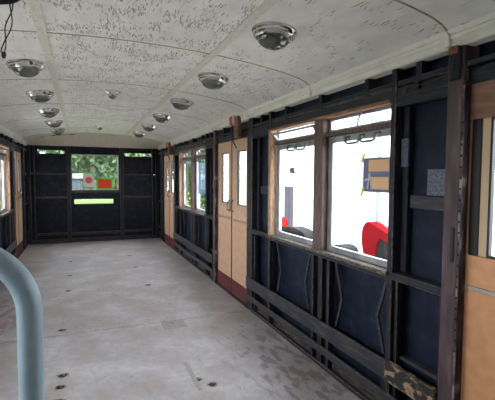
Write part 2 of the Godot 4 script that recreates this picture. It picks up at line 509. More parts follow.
# ------------------------------------------------------------------ floor
func build_floor() -> void:
	var w := 640
	var h := 2048
	var big := FastNoiseLite.new()
	big.seed = 5
	big.frequency = 0.006
	big.fractal_octaves = 5
	var fine := FastNoiseLite.new()
	fine.seed = 9
	fine.frequency = 0.05
	fine.fractal_octaves = 3
	var stain := FastNoiseLite.new()
	stain.seed = 31
	stain.frequency = 0.03
	stain.fractal_octaves = 4
	stain.domain_warp_enabled = true
	stain.domain_warp_amplitude = 22.0
	stain.domain_warp_frequency = 0.01
	var im := Image.create(w, h, false, Image.FORMAT_RGB8)
	var base := Color(0.63, 0.61, 0.615)
	var warm := Color(0.60, 0.54, 0.49)
	var pale := Color(0.73, 0.725, 0.735)
	var brown := Color(0.30, 0.235, 0.215)
	var lilac := Color(0.52, 0.40, 0.50)
	var span := D - BACK
	for y in h:
		var d := BACK + span * y / h
		for x in w:
			var X := -L - 0.02 + (R + L + 0.04) * x / w
			var n := big.get_noise_2d(x * 1.4, y * 1.9)
			var f := fine.get_noise_2d(x, y * 1.4)
			var c := base.lerp(pale, clampf(n * 1.1 + 0.1, 0, 0.7)).lerp(warm, clampf(-n * 1.0 - 0.08 + f * 0.2, 0, 0.55))
			var k := 1.0 + f * 0.07
			# brown spill marks with ragged outlines along the foot of the window wall
			var s := stain.get_noise_2d(x * 1.5, y * 0.8) + 0.25 * f
			var zone := clampf((X - 0.95) / 0.45, 0, 1) * clampf((3.7 - d) / 0.8, 0, 1)
			if s > 0.30 - 0.34 * zone:
				c = c.lerp(brown, clampf((s - 0.30 + 0.34 * zone) * 1.8, 0, 0.40) * clampf(0.25 + zone, 0, 1))
			# faded purple spill by the opposite wall
			var z2 := clampf(1.0 - absf(X + 0.78) / 0.24, 0, 1) * clampf(1.0 - absf(d - 4.6) / 1.0, 0, 1)
			if s > 0.12 - 0.3 * z2 and z2 > 0.0:
				c = c.lerp(lilac, clampf((s - 0.12 + 0.3 * z2) * 3.5, 0, 0.7) * minf(1.0, z2 * 2.0))
			im.set_pixel(x, y, Color(c.r * k, c.g * k, c.b * k))
	var r := RandomNumberGenerator.new()
	r.seed = 77
	for i in 900:
		var px := r.randi_range(0, w - 4)
		var py := r.randi_range(0, h - 4)
		im.fill_rect(Rect2i(px, py, r.randi_range(1, 2), r.randi_range(1, 2)), [c8(104, 96, 92), c8(180, 178, 176), c8(88, 78, 74)][r.randi_range(0, 2)])
	for i in 60:
		var px := r.randf_range(0, w)
		var py := r.randf_range(0, h)
		var a := r.randf_range(0, TAU)
		for s in r.randi_range(10, 50):
			px += cos(a)
			py += sin(a)
			a += r.randf_range(-0.1, 0.1)
			if px > 1 and px < w - 2 and py > 1 and py < h - 2:
				im.set_pixel(int(px), int(py), c8(138, 132, 130))
	var m := plain("floor_sheet", Color.WHITE, 0.42)
	m.albedo_texture = ImageTexture.create_from_image(im)
	m.heightmap_enabled = true
	m.heightmap_texture = noise_tex([[0.0, Color.BLACK], [1.0, Color.WHITE]], 0.01, 61, 3, 512)
	m.heightmap_scale = 0.35
	var fl := struct("floor", "worn grey painted carriage floor with stains, sheet joints and bolt holes", "floor")
	box(fl, "floor_bed", Vector3(-L - 0.12, -0.012, -BACK), Vector3(R + 0.12, -0.10, -D - 0.12), M.hole, 0.002)
	# sheets; each carries the part of the floor's paint that lies on it
	var cuts := [BACK, -1.1, 0.15, 1.4, 3.91, 5.18, 6.45, 7.72, D]
	for i in cuts.size() - 1:
		var g := 0.0055 if (cuts[i] > 3.9 and cuts[i] < 3.92) else 0.0012
		var d0: float = cuts[i] + g
		var d1: float = cuts[i + 1] - (0.0055 if cuts[i + 1] > 3.9 and cuts[i + 1] < 3.92 else 0.0012)
		var st := begin()
		var x0 := -L + 0.0
		var x1 := R + 0.02
		for q in [[Vector3(x0, 0, -d0), Vector3(x1, 0, -d0), Vector3(x1, 0, -d1), Vector3(x0, 0, -d1), Vector3.UP],
				[Vector3(x0, 0, -d0), Vector3(x1, 0, -d0), Vector3(x1, -0.012, -d0), Vector3(x0, -0.012, -d0), Vector3(0, 0, 1)],
				[Vector3(x0, 0, -d1), Vector3(x1, 0, -d1), Vector3(x1, -0.012, -d1), Vector3(x0, -0.012, -d1), Vector3(0, 0, -1)]]:
			for t in [[0, 1, 2], [0, 2, 3]]:
				var fn: Vector3 = (q[t[1]] - q[t[0]]).cross(q[t[2]] - q[t[0]])
				var ord: Array = t if fn.dot(q[4]) < 0.0 else [t[0], t[2], t[1]]
				for j in ord:
					var v: Vector3 = q[j]
					st.set_normal(q[4])
					st.set_uv(Vector2((v.x + L + 0.02) / (R + L + 0.04), (-v.z - BACK) / span))
					st.add_vertex(v)
		put(fl, "floor_sheet", st.commit(), m)
	# rusty patches and holes where seat feet were bolted down
	var hole_spots := [[-0.168, 2.74, 0.032], [-0.157, 2.93, 0.022], [-0.146, 3.10, 0.024], [-0.19, 4.04, 0.022], [-0.178, 5.42, 0.02], [-0.174, 6.25, 0.02], [0.735, 2.68, 0.02], [0.815, 2.58, 0.022], [0.80, 3.83, 0.026], [0.794, 5.34, 0.024], [0.779, 6.48, 0.022], [-0.19, 7.3, 0.02], [0.79, 7.5, 0.02]]
	var rr := RandomNumberGenerator.new()
	rr.seed = 12
	for s in hole_spots:
		var pp := PackedVector2Array()
		var pr := PackedVector2Array()
		for k in 14:
			var a := TAU * k / 14.0
			var q := rr.randf_range(0.8, 1.15)
			pp.append(Vector2(s[0] + cos(a) * s[2] * q * 1.25, s[1] + sin(a) * s[2] * q))
			q = rr.randf_range(1.2, 1.9)
			pr.append(Vector2(s[0] + cos(a) * s[2] * q * 1.2, s[1] + sin(a) * s[2] * q))
		put(fl, "rust_mark", extrude(pr, Vector3(0, 0.0002, 0), Vector3.RIGHT, Vector3(0, 0, -1), Vector3(0, 0.0006, 0)), M.rust_floor)
		put(fl, "bolt_hole", extrude(pp, Vector3(0, 0.0004, 0), Vector3.RIGHT, Vector3(0, 0, -1), Vector3(0, 0.001, 0)), M.hole)
		put(fl, "bolt", lathe([Vector2(0.0, 0.010), Vector2(0.006, 0.009), Vector2(0.009, 0.002), Vector2(0.009, 0.0)], 10), M.steel, Vector3(s[0] + 0.006, 0.001, -s[1]))
	# paler square patch at the joint, and a narrow metal slot cover
	box(fl, "repair_patch", Vector3(0.70, 0.0, -3.70), Vector3(0.92, 0.0018, -3.90), M.patch, 0.001)
	box(fl, "slot_strip", Vector3(0.705, 0.0, -2.54), Vector3(0.735, 0.003, -2.98), M.patch, 0.001)

# ------------------------------------------------------------------ lamps
func make_lamp(at: Vector3, tilt: float, label: String, group: String) -> void:
	var t := thing("ceiling_lamp", at, label, "lamp", group)
	t.rotation.z = tilt
	if not M.has("_ring"):
		M["_ring"] = lathe([Vector2(0.0, 0.0), Vector2(0.128, 0.0), Vector2(0.131, -0.006), Vector2(0.129, -0.016), Vector2(0.120, -0.024), Vector2(0.121, -0.033), Vector2(0.112, -0.042), Vector2(0.104, -0.045), Vector2(0.100, -0.05), Vector2(0.094, -0.051), Vector2(0.09, -0.045), Vector2(0.0, -0.04)], 40)
		var prof := []
		for i in 13:
			var a := PI / 2 * i / 12.0
			prof.append(Vector2(0.093 * cos(a), -0.045 - 0.058 * sin(a)))
		M["_dome"] = lathe(prof, 40)
	put(t, "chrome_ring", M["_ring"], M.chrome)
	put(t, "glass_dome", M["_dome"], M.smoked_glass)
	var k := put(t, "catch", bbox(Vector3(0.02, 0.02, 0.012), 0.002), M.gasket, Vector3(0.045, -0.03, 0.113))
	k.rotation.y = atan2(0.045, 0.113)

func build_lamps() -> void:
	var ords := ["first", "second", "third", "fourth", "fifth", "sixth"]
	for k in 6:
		var d := 7.79 - 1.14 * k
		make_lamp(Vector3(XC + 0.72, ceil_y(0.72) + 0.004, -d), -0.10, "round chrome ceiling lamp, %s from the end wall, in the row beside the big-window wall" % ords[k], "lamps in the row beside the big-window wall")
	for k in 5:
		var d := 7.90 - 1.12 * k
		make_lamp(Vector3(XC - 0.675, ceil_y(0.675) + 0.004, -d), 0.10, "round chrome ceiling lamp, %s from the end wall, in the row with the dangling wires" % ords[k], "lamps in the row with the dangling wires")
	# small lamp holders on the centre line
	var prof := [Vector2(0.0, 0.004), Vector2(0.078, 0.004), Vector2(0.08, -0.006), Vector2(0.072, -0.016), Vector2(0.064, -0.018), Vector2(0.058, -0.03), Vector2(0.046, -0.034), Vector2(0.044, -0.05), Vector2(0.036, -0.052)]
	var dome := []
	for i in 9:
		var a := PI / 2 * i / 8.0
		dome.append(Vector2(0.037 * cos(a), -0.05 - 0.03 * sin(a)))
	for k in 2:
		var d := 7.32 - 2.98 * k
		var t := thing("lamp_holder", Vector3(XC, ceil_y(0.0), -d), "small stepped chrome lamp holder on the ceiling centre line, %s from the end wall" % ords[k], "lamp", "small lamp holders on the centre line")
		put(t, "stepped_ring", lathe(prof, 28), M.chrome)
		put(t, "bulb", lathe(dome, 20), M.smoked_glass)
	# empty black lamp base with its two wires hanging loose
	var b := thing("bare_lamp_fitting", Vector3(-0.345, ceil_y(-0.65), -2.13), "black empty lamp base on the ceiling with two loose wires hanging down", "lamp base")
	put(b, "base_ring", lathe([Vector2(0.0, 0.006), Vector2(0.104, 0.006), Vector2(0.11, -0.006), Vector2(0.104, -0.03), Vector2(0.094, -0.034), Vector2(0.088, -0.012), Vector2(0.0, -0.008)], 32), M.black_plastic).rotation.z = 0.11
	var w1 := []
	var w2 := []
	for i in 25:
		var s := i / 24.0
		var y := -0.02 - 0.27 * s
		var sway := -0.035 * s * s
		w1.append(Vector3(0.062 + sway + 0.014 * sin(s * 8.5) * (1.0 - s * 0.6), y, 0.02 + 0.008 * cos(s * 9.0)))
		w2.append(Vector3(0.078 + sway - 0.012 * sin(s * 8.0 + 0.3) * (1.0 - s * 0.5) - 0.016 * s, y + 0.004, 0.026))
	put(b, "wire", tube(w1, 0.0028, 6), M.black_plastic)
	put(b, "wire", tube(w2, 0.0028, 6), M.black_plastic)
	put(b, "wire_connector", lathe([Vector2(0, 0.014), Vector2(0.009, 0.010), Vector2(0.011, -0.004), Vector2(0.006, -0.016), Vector2(0, -0.018)], 10), M.black_plastic, w1[24])

# ------------------------------------------------------------------ side walls
func add_door(side: int, d0: float, d1: float, called: String, label: String, tanm: Material, wide := false) -> Node3D:
	var o := struct(called, label, "door")
	var mid := (d0 + d1) * 0.5 + 0.02
	for leaf in 2:
		var a := d0 - 0.02 if leaf == 0 else mid + 0.004
		var b := mid - 0.004 if leaf == 0 else d1 + 0.02
		var wa := a + 0.135 if leaf == 0 else a + 0.115
		var wz := wa + 0.275
		if leaf == 0:
			wz = b - 0.175
			wa = wz - 0.275
		if wide:
			wa = a + (0.12 if leaf == 0 else 0.115)
			wz = b - (0.115 if leaf == 0 else 0.12)
		var y0 := 1.075 if wide else 1.105
		var y1 := 1.712 if wide else 1.74
		var i0 := 0.036
		var i1 := 0.070
		var st := begin()
		add_box(st, Vector3(wx(side, i0), 0.185, -a), Vector3(wx(side, i1), 0.912, -b))
		add_box(st, Vector3(wx(side, i0), 0.930, -a), Vector3(wx(side, i1), y0, -b))
		add_box(st, Vector3(wx(side, i0), y1, -a), Vector3(wx(side, i1), 1.875, -b))
		var ia := a + 0.025 if wide and leaf == 0 else wa
		var ib := b - 0.025 if wide and leaf == 1 else wz
		add_box(st, Vector3(wx(side, i0), y0, -a), Vector3(wx(side, i1), y1, -ia))
		add_box(st, Vector3(wx(side, i0), y0, -ib), Vector3(wx(side, i1), y1, -b))
		var lf := put(o, "door_leaf", st.commit(), tanm)
		wb(side, lf, "kick_plate", a, b, 0.006, 0.183, i0 - 0.002, i1, M.maroon)
		wb(side, lf, "metal_strip", a, b, 0.912, 0.930, i0 - 0.003, i1, M.aluminium, 0.002)
		wb(side, lf, "window_pane", wa, wz, y0, y1, 0.052, 0.056, M.glass, 0.001)
		for e in [[wa, wa + 0.012, y0, y1], [wz - 0.012, wz, y0, y1], [wa, wz, y0, y0 + 0.012], [wa, wz, y1 - 0.012, y1]]:
			wb(side, lf, "gasket", e[0], e[1], e[2], e[3], i0 + 0.004, i1 - 0.004, M.gasket, 0.002)
		if wide:
			wb(side, lf, "top_rail", a, b, y1 - 0.002, 1.874, i0 - 0.004, i0, M.tan_rail, 0.002)
			var e0 := ia if leaf == 0 else ib - 0.05
			var p0 := ia + 0.05 if leaf == 0 else wz
			wb(side, lf, "dark_stile", e0, e0 + 0.05, y0, y1, i0 + 0.008, i1, M.gasket, 0.003)
			wb(side, lf, "wooden_stile", p0, p0 + 0.045, y0, y1, i0 + 0.010, i1, M.pale_wood, 0.004)
		# D-shaped pull handle near the meeting edge
		var hz := mid - 0.055 if leaf == 0 else mid + 0.055
		var pts := []
		for i in 13:
			var t := i / 12.0
			var out := -0.045 * clampf(sin(t * PI) * 2.2, 0, 1)
			pts.append(Vector3(wx(side, i0 + out), lerpf(1.155, 1.02, t), -hz))
		put(lf, "pull_handle", tube(pts, 0.008, 8), M.steel)
	wb(side, o, "rubber_seal", mid - 0.012, mid + 0.012, 0.006, 1.873, 0.031, 0.072, M.gasket, 0.003)
	return o

func add_window(side: int, d0: float, d1: float, called: String, label: String, hopper_open: bool, fine_parts: bool) -> Node3D:
	# d0 = near edge, d1 = far edge of the opening
	var o := struct(called, label, "window")
	var i0 := 0.050
	var i1 := 0.082
	var s := 0.055
	# lower sash
	wb(side, o, "sash_rail", d0, d1, 0.888, 0.930, i0, i1, M.sash, 0.004)
	wb(side, o, "sash_rail", d0, d1, 1.690, 1.735, i0, i1, M.sash, 0.004)
	wb(side, o, "sash_stile", d0, d0 + s, 0.930, 1.690, i0, i1, M.sash, 0.004)
	wb(side, o, "sash_stile", d1 - s, d1, 0.930, 1.690, i0, i1, M.sash, 0.004)
	wb(side, o, "window_pane", d0 + s, d1 - s, 0.930, 1.690, i0 + 0.012, i0 + 0.016, M.glass, 0.001)
	# transom bar
	wb(side, o, "transom_bar", d0, d1, 1.737, 1.768, i0 - 0.026, i1, M.brown_post, 0.004)
	# hopper sash above, hinged at its lower edge
	var hp := Node3D.new()
	hp.name = "hopper_sash"
	o.add_child(hp, true)
	hp.position = Vector3(wx(side, i0 + 0.012), 1.770, 0)
	var hh := 0.096
	var w := 0.016
	for e in [[d0 + 0.004, d1 - 0.004, 0.0, w], [d0 + 0.004, d1 - 0.004, hh - w, hh], [d0 + 0.004, d0 + 0.03, w, hh - w], [d1 - 0.03, d1 - 0.004, w, hh - w]]:
		box(hp, "hopper_frame", Vector3(-0.010, e[2], -e[0]), Vector3(0.010, e[3], -e[1]), M.sash, 0.003)
	box(hp, "hopper_pane", Vector3(-0.002, w, -d0 - 0.03), Vector3(0.002, hh - w, -d1 + 0.03), M.glass, 0.001)
	if hopper_open:
		hp.rotation.z = 0.75 * side
	if fine_parts:
		# twin pull handles on the sash's top rail, and a hook on the hopper
		var mid := (d0 + d1) * 0.5
		var hz := mid + 0.1
		for k in 2:
			var pts := []
			for p in [[0.0, 0.0, 0.0], [0.0, -0.03, -0.004], [0.012, -0.036, -0.030], [0.03, -0.034, -0.036], [0.125, -0.034, -0.036], [0.143, -0.036, -0.030], [0.155, -0.03, -0.004], [0.155, 0.0, 0.0]]:
				pts.append(Vector3(wx(side, i0 + p[1]), 1.716 + p[2] * 1.35, -(hz - k * 0.155 - p[0])))
			put(o, "pull_handle", tube(pts, 0.0088, 10), M.steel)
		for k in 3:
			var f := put(o, "handle_mount", lathe([Vector2(0, 0.012), Vector2(0.011, 0.010), Vector2(0.014, 0.0)], 12), M.steel, Vector3(wx(side, i0), 1.712, -(hz - k * 0.155)))
			f.rotation.z = PI / 2 * side
		if not hopper_open:
			var pts := []
			for p in [[-0.014, 0.085, -0.012], [-0.004, 0.094, -0.03], [0.012, 0.092, -0.034], [0.016, 0.08, -0.036], [0.006, 0.06, -0.036], [-0.012, 0.035, -0.036], [-0.018, 0.01, -0.034], [-0.018, -0.012, -0.028]]:
				pts.append(Vector3(wx(side, i0 + 0.002 + p[1] * 0.0 + p[2]), 1.775 + p[1] * 1.05, -(mid - 0.05 - p[0])))
			put(o, "hopper_hook", tube(pts, 0.0065, 8), M.steel)
	return o

# one length of wall from a door's far jamb: pillar, panelled bay, window pair, bay, post, (door)
func wall_module(side: int, o: float, W: Node3D, near_detail: bool) -> void:
	var E: Material = M.worn
	var EV: Material = M.worn_v
	# door-side pillar with punched metal edge strip
	wb(side, W, "pillar", o + 0.012, o + 0.10, 0.0, 2.06, -0.006, 0.10, M.pillar, 0.006)
	var strip := wb(side, W, "edge_strip", o - 0.002, o + 0.012, 0.0, 1.87, -0.010, 0.10, M.paint_strip, 0.003)
	if near_detail:
		for k in 22:
			wb(side, strip, "punched_hole", o + 0.0, o + 0.008, 0.60 + k * 0.052, 0.612 + k * 0.052, -0.0115, -0.009, M.hole, 0.001).position -= strip.position
		wb(side, W, "dark_slot_plate", o + 0.030, o + 0.052, 1.03, 1.20, -0.012, 0.0, M.gasket, 0.003)  # thin dark plate stands in for the shade inside the pillar slot
		wb(side, W, "hanger_bracket", o + 0.022, o + 0.084, 1.90, 2.055, -0.020, 0.0, M.post, 0.005)
		wb(side, W, "rusty_cap", o + 0.03, o + 0.080, 2.02, 2.058, -0.028, -0.020, M.rust, 0.004)
		wb(side, W, "bracket_slot", o + 0.045, o + 0.060, 1.945, 1.995, -0.022, -0.018, M.hole, 0.002)
	# posts
	var posts := [[o + 0.45, o + 0.49], [o + 2.085, o + 2.125], [o + 2.52, o + 2.62]]
	for p in posts:
		wb(side, W, "post", p[0], p[1], 0.0, 2.06, 0.0, 0.10, M.post, 0.005, EV)
	wb(side, W, "edge_strip", o + 2.62, o + 2.648, 0.0, 1.90, -0.004, 0.10, M.post, 0.004, EV)
	# window centre post and jambs
	wb(side, W, "window_post", o + 1.19, o + 1.313, 0.885, 1.868, -0.002, 0.10, M.brown_post, 0.006)
	wb(side, W, "window_jamb", o + 2.040, o + 2.094, 0.885, 1.875, -0.016, 0.05, M.raw_wood, 0.006)
	wb(side, W, "window_jamb", o + 0.478, o + 0.494, 0.885, 1.868, 0.004, 0.10, M.post, 0.003)
	# header: recess, rail and fascia
	wb(side, W, "fascia_board", o, o + 2.648, 1.888, 1.945, 0.008, 0.03, M.rail, 0.004, E)
	wb(side, W, "header_rail", o, o + 2.648, 1.955, 1.985, 0.012, 0.05, M.rail, 0.004, E)
	wb(side, W, "head_strip", o + 0.49, o + 2.10, 1.868, 1.890, -0.008, 0.06, M.wood_strip, 0.004)
	wb(side, W, "bay_header", o + 0.10, o + 0.47, 1.838, 1.89, 0.006, 0.05, M.rail, 0.004)
	wb(side, W, "bay_header", o + 2.11, o + 2.53, 1.838, 1.89, 0.006, 0.05, M.rail, 0.004)
	for d in [0.30, 0.72, 1.25, 1.80, 2.32]:
		wb(side, W, "header_block", o + d - 0.02, o + d + 0.02, 1.94, 2.06, 0.010, 0.09, M.post, 0.004)
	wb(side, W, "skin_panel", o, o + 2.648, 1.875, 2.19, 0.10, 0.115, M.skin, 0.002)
	# sill rail along the whole length, with a lipped sill under the windows
	wb(side, W, "sill_rail", o + 0.10, o + 0.46, 0.845, 0.888, 0.0, 0.06, M.rail, 0.004, E)
	wb(side, W, "sill_rail", o + 2.115, o + 2.53, 0.845, 0.888, 0.0, 0.06, M.rail, 0.004, E)
	wb(side, W, "window_sill", o + 0.47, o + 2.11, 0.862, 0.889, -0.022, 0.10, M.worn, 0.005, M.worn)
	wb(side, W, "sill_apron", o + 0.48, o + 2.10, 0.835, 0.862, 0.002, 0.03, M.rail, 0.003, E)
	# upper bay panels
	for b in [[o + 0.10, o + 0.46], [o + 2.12, o + 2.53]]:
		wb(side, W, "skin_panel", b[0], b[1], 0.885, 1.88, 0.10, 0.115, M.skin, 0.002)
		wb(side, W, "bay_band", b[0], b[1], 1.265, 1.34, 0.080, 0.10, M.plank, 0.004)
		wb(side, W, "bay_stile", b[1] - 0.055, b[1] - 0.01, 0.89, 1.84, 0.06, 0.10, M.post, 0.004)
	if near_detail:
		wb(side, W, "bare_patch", o + 0.15, o + 0.30, 1.342, 1.485, 0.096, 0.10, M.bare_sheet, 0.002)
		wb(side, W, "cover_plate", o + 0.395, o + 0.448, 1.50, 1.66, 0.045, 0.062, M.bare_sheet, 0.003)
		var hk := []
		for p in [[0.13, 0.0], [0.22, -0.004], [0.30, 0.004], [0.34, 0.012], [0.355, -0.004], [0.365, -0.025]]:
			hk.append(Vector3(wx(side, -0.012), 1.925 + p[1], -(o + p[0])))
		put(W, "hooked_rod", tube(hk, 0.005, 8), M.gasket)
		wb(side, W, "rod_clip", o + 0.27, o + 0.31, 1.905, 1.945, -0.018, 0.008, M.post, 0.004)
	# skin below the sill
	for b in [[o, o + 0.47], [o + 0.47, o + 1.25], [o + 1.25, o + 2.10], [o + 2.10, o + 2.648]]:
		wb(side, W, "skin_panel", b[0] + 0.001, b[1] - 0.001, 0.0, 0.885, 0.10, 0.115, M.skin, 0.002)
	# bent flat bars on the skin under the windows, in facing pairs
	for b in [[o + 0.50, o + 1.085], [o + 1.375, o + 2.03]]:
		for e in [[b[0] + 0.025, 1.0], [b[1] - 0.025, -1.0]]:
			var w := 0.011
			var poly := PackedVector2Array()
			var path := [Vector2(e[0], 0.84), Vector2(e[0] + 0.085 * e[1], 0.575), Vector2(e[0] + 0.02 * e[1], 0.36)]
			for p in path:
				poly.append(p + Vector2(-w, 0))
			path.reverse()
			for p in path:
				poly.append(p + Vector2(w, 0))
			put(W, "bent_bar", extrude(poly, Vector3(wx(side, 0.038), 0, 0), Vector3(0, 0, -1), Vector3.UP, Vector3(0.014 * side, 0, 0)), M.plank)
	# double studs under the centre post and thin uprights
	for d in [[1.10, 1.135], [1.195, 1.25], [1.315, 1.345]]:
		wb(side, W, "stud", o + d[0], o + d[1], 0.0, 0.85, 0.012, 0.07, M.post, 0.004, EV)
	for d in [0.118, 0.43, 2.145, 2.49]:
		wb(side, W, "stud", o + d - 0.011, o + d + 0.011, 0.0, 0.85, 0.02, 0.06, M.post, 0.003, EV)
	# skirting planks: wide one, narrow one, then two low rails at the floor
	wb(side, W, "wide_plank", o + 0.474, o + 2.648, 0.240, 0.355, -0.012, 0.012, M.plank, 0.005, E)
	wb(side, W, "wide_plank", o + 0.11, o + 0.470, 0.238, 0.362, -0.018, 0.014, M.peeled if near_detail else M.plank, 0.006, E)
	wb(side, W, "back_ledge", o + 0.12, o + 0.445, 0.375, 0.395, 0.05, 0.095, M.plank, 0.004, E)
	wb(side, W, "narrow_plank", o + 0.10, o + 2.648, 0.110, 0.162, -0.012, 0.012, M.plank, 0.005, E)
	wb(side, W, "floor_rail", o + 0.10, o + 2.52, 0.0, 0.030, -0.008, 0.012, M.rail, 0.005, E)
	wb(side, W, "floor_rail", o + 0.10, o + 2.52, 0.0, 0.050, 0.055, 0.085, M.old_rail, 0.005, M.worn)
	wb(side, W, "plank_block", o + 0.455, o + 0.50, 0.0, 0.24, -0.006, 0.0, M.post, 0.003, EV)

func door_valve(side: int, d: float, label: String) -> void:
	var t := thing("door_valve", Vector3(wx(side, -0.02), 1.87, -d), label, "wall box", "red and brown boxes above the double doors")
	box(t, "brown_block", Vector3(-0.036 * side, 0.01, 0.14), Vector3(0.016 * side, 0.245, 0.035), M.wood_strip, 0.006)
	box(t, "red_case", Vector3(-0.042 * side, 0.165, -0.035), Vector3(-0.012 * side, 0.262, -0.11), M.red_box, 0.008)
	box(t, "white_case", Vector3(-0.034 * side, 0.17, 0.03), Vector3(-0.012 * side, 0.265, -0.03), M.white_box, 0.005)
	put(t, "pipe", tube([Vector3(-0.022 * side, 0.17, -0.06), Vector3(-0.012 * side, 0.03, -0.06), Vector3(-0.010 * side, -0.03, -0.055), Vector3(0.03 * side, -0.10, -0.05)], 0.007, 8), M.gasket)

func build_walls() -> void:
	var WR := struct("wall_right", "stripped black timber side wall with studs, planks and the big window pairs", "wall")
	var WL := struct("wall_left", "stripped black timber side wall opposite the big windows", "wall")
	for side in [1, -1]:
		var W: Node3D = WR if side > 0 else WL
		for k in 2:
			wall_module(side, 1.35 + 3.75 * k, W, side > 0 and k == 0)
		# above the doors, and the last length up to the end wall
		for d in [[0.25, 1.35], [4.0, 5.10], [7.75, 8.85]]:
			wb(side, W, "door_head", d[0] - 0.01, d[1] + 0.01, 1.878, 1.95, 0.03, 0.07, M.rail, 0.004)
			wb(side, W, "header_rail", d[0], d[1], 1.958, 1.985, 0.012, 0.05, M.rail, 0.004)
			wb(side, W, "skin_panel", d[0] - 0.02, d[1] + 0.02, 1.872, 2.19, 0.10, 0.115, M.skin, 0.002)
			wb(side, W, "header_block", (d[0] + d[1]) * 0.5 + 0.25, (d[0] + d[1]) * 0.5 + 0.29, 1.94, 2.06, 0.010, 0.09, M.post, 0.004)
			wb(side, W, "threshold", d[0] - 0.01, d[1] + 0.01, -0.02, 0.006, 0.0, 0.11, M.plank, 0.003)
		wb(side, W, "pillar", 8.862, 8.95, 0.0, 2.06, -0.004, 0.10, M.post, 0.005)
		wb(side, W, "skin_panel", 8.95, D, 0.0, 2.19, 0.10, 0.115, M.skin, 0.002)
		wb(side, W, "post", 9.14, 9.19, 0.0, 2.06, 0.0, 0.10, M.post, 0.005)
		for y in [[0.10, 0.15], [0.24, 0.30], [0.85, 0.89], [1.95, 1.99]]:
			wb(side, W, "rail", 8.95, D, y[0], y[1], 0.004, 0.05, M.rail, 0.004, M.worn)
		# behind the viewer: unseen plain wall, window closed up to darken the near end
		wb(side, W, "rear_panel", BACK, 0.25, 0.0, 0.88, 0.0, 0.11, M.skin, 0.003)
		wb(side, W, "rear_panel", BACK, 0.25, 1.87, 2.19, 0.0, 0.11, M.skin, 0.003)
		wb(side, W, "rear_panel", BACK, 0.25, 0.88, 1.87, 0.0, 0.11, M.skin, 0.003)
	add_door(1, 0.25, 1.35, "door_1", "tan double door beside the punched metal edge strip and brown pillar", M.tan_near, true)
	add_door(1, 4.0, 5.10, "door_2", "tan double door with maroon kick plates between the two big-window pairs", M.tan)
	add_door(1, 7.75, 8.85, "door_3", "tan double door with maroon kick plates next to the black end wall, on the big-window side", M.tan)
	var d4 := add_door(-1, 7.75, 8.85, "door_4", "pale tan double door next to the black end wall, opposite the big windows", M.tan)
	put(d4, "round_latch", lathe([Vector2(0, 0.03), Vector2(0.03, 0.028), Vector2(0.045, 0.02), Vector2(0.05, 0.0)], 20), M.chrome, Vector3(wx(-1, 0.036), 1.11, -8.66)).rotation.z = -PI / 2
	wb(-1, d4, "lock_case", 8.56, 8.61, 1.10, 1.22, 0.022, 0.036, M.gasket, 0.004)
	add_door(-1, 4.0, 5.10, "door_5", "tan double door in the middle of the wall opposite the big windows", M.tan)
	add_door(-1, 0.25, 1.35, "door_6", "tan double door by the grey-blue handrail", M.tan)
	add_window(1, 1.842, 2.542, "window_1", "big grey-sashed window with hooked closed hopper and a taped poster", false, true)
	add_window(1, 2.662, 3.392, "window_2", "big grey-sashed window with its hopper tilted open, beside the chipped wooden jamb", true, true)
	add_window(1, 5.592, 6.292, "window_3", "far grey-sashed window next to the middle double door", false, true)
	add_window(1, 6.412, 7.142, "window_4", "far grey-sashed window close to the last double door", false, true)
	add_window(-1, 5.592, 6.292, "window_5", "grey-sashed window opposite, beside the middle door", true, true)
	add_window(-1, 6.412, 7.142, "window_6", "grey-sashed window opposite with tilted hopper, next to the last door", true, true)
	add_window(-1, 1.842, 2.542, "window_7", "grey-sashed window opposite the taped poster", false, false)
	add_window(-1, 2.662, 3.392, "window_8", "grey-sashed window opposite the open hopper", false, false)
	door_valve(1, 4.30, "red case and brown wooden block above the double door between the window pairs")
	door_valve(1, 8.05, "small red case and brown block above the double door next to the end wall")

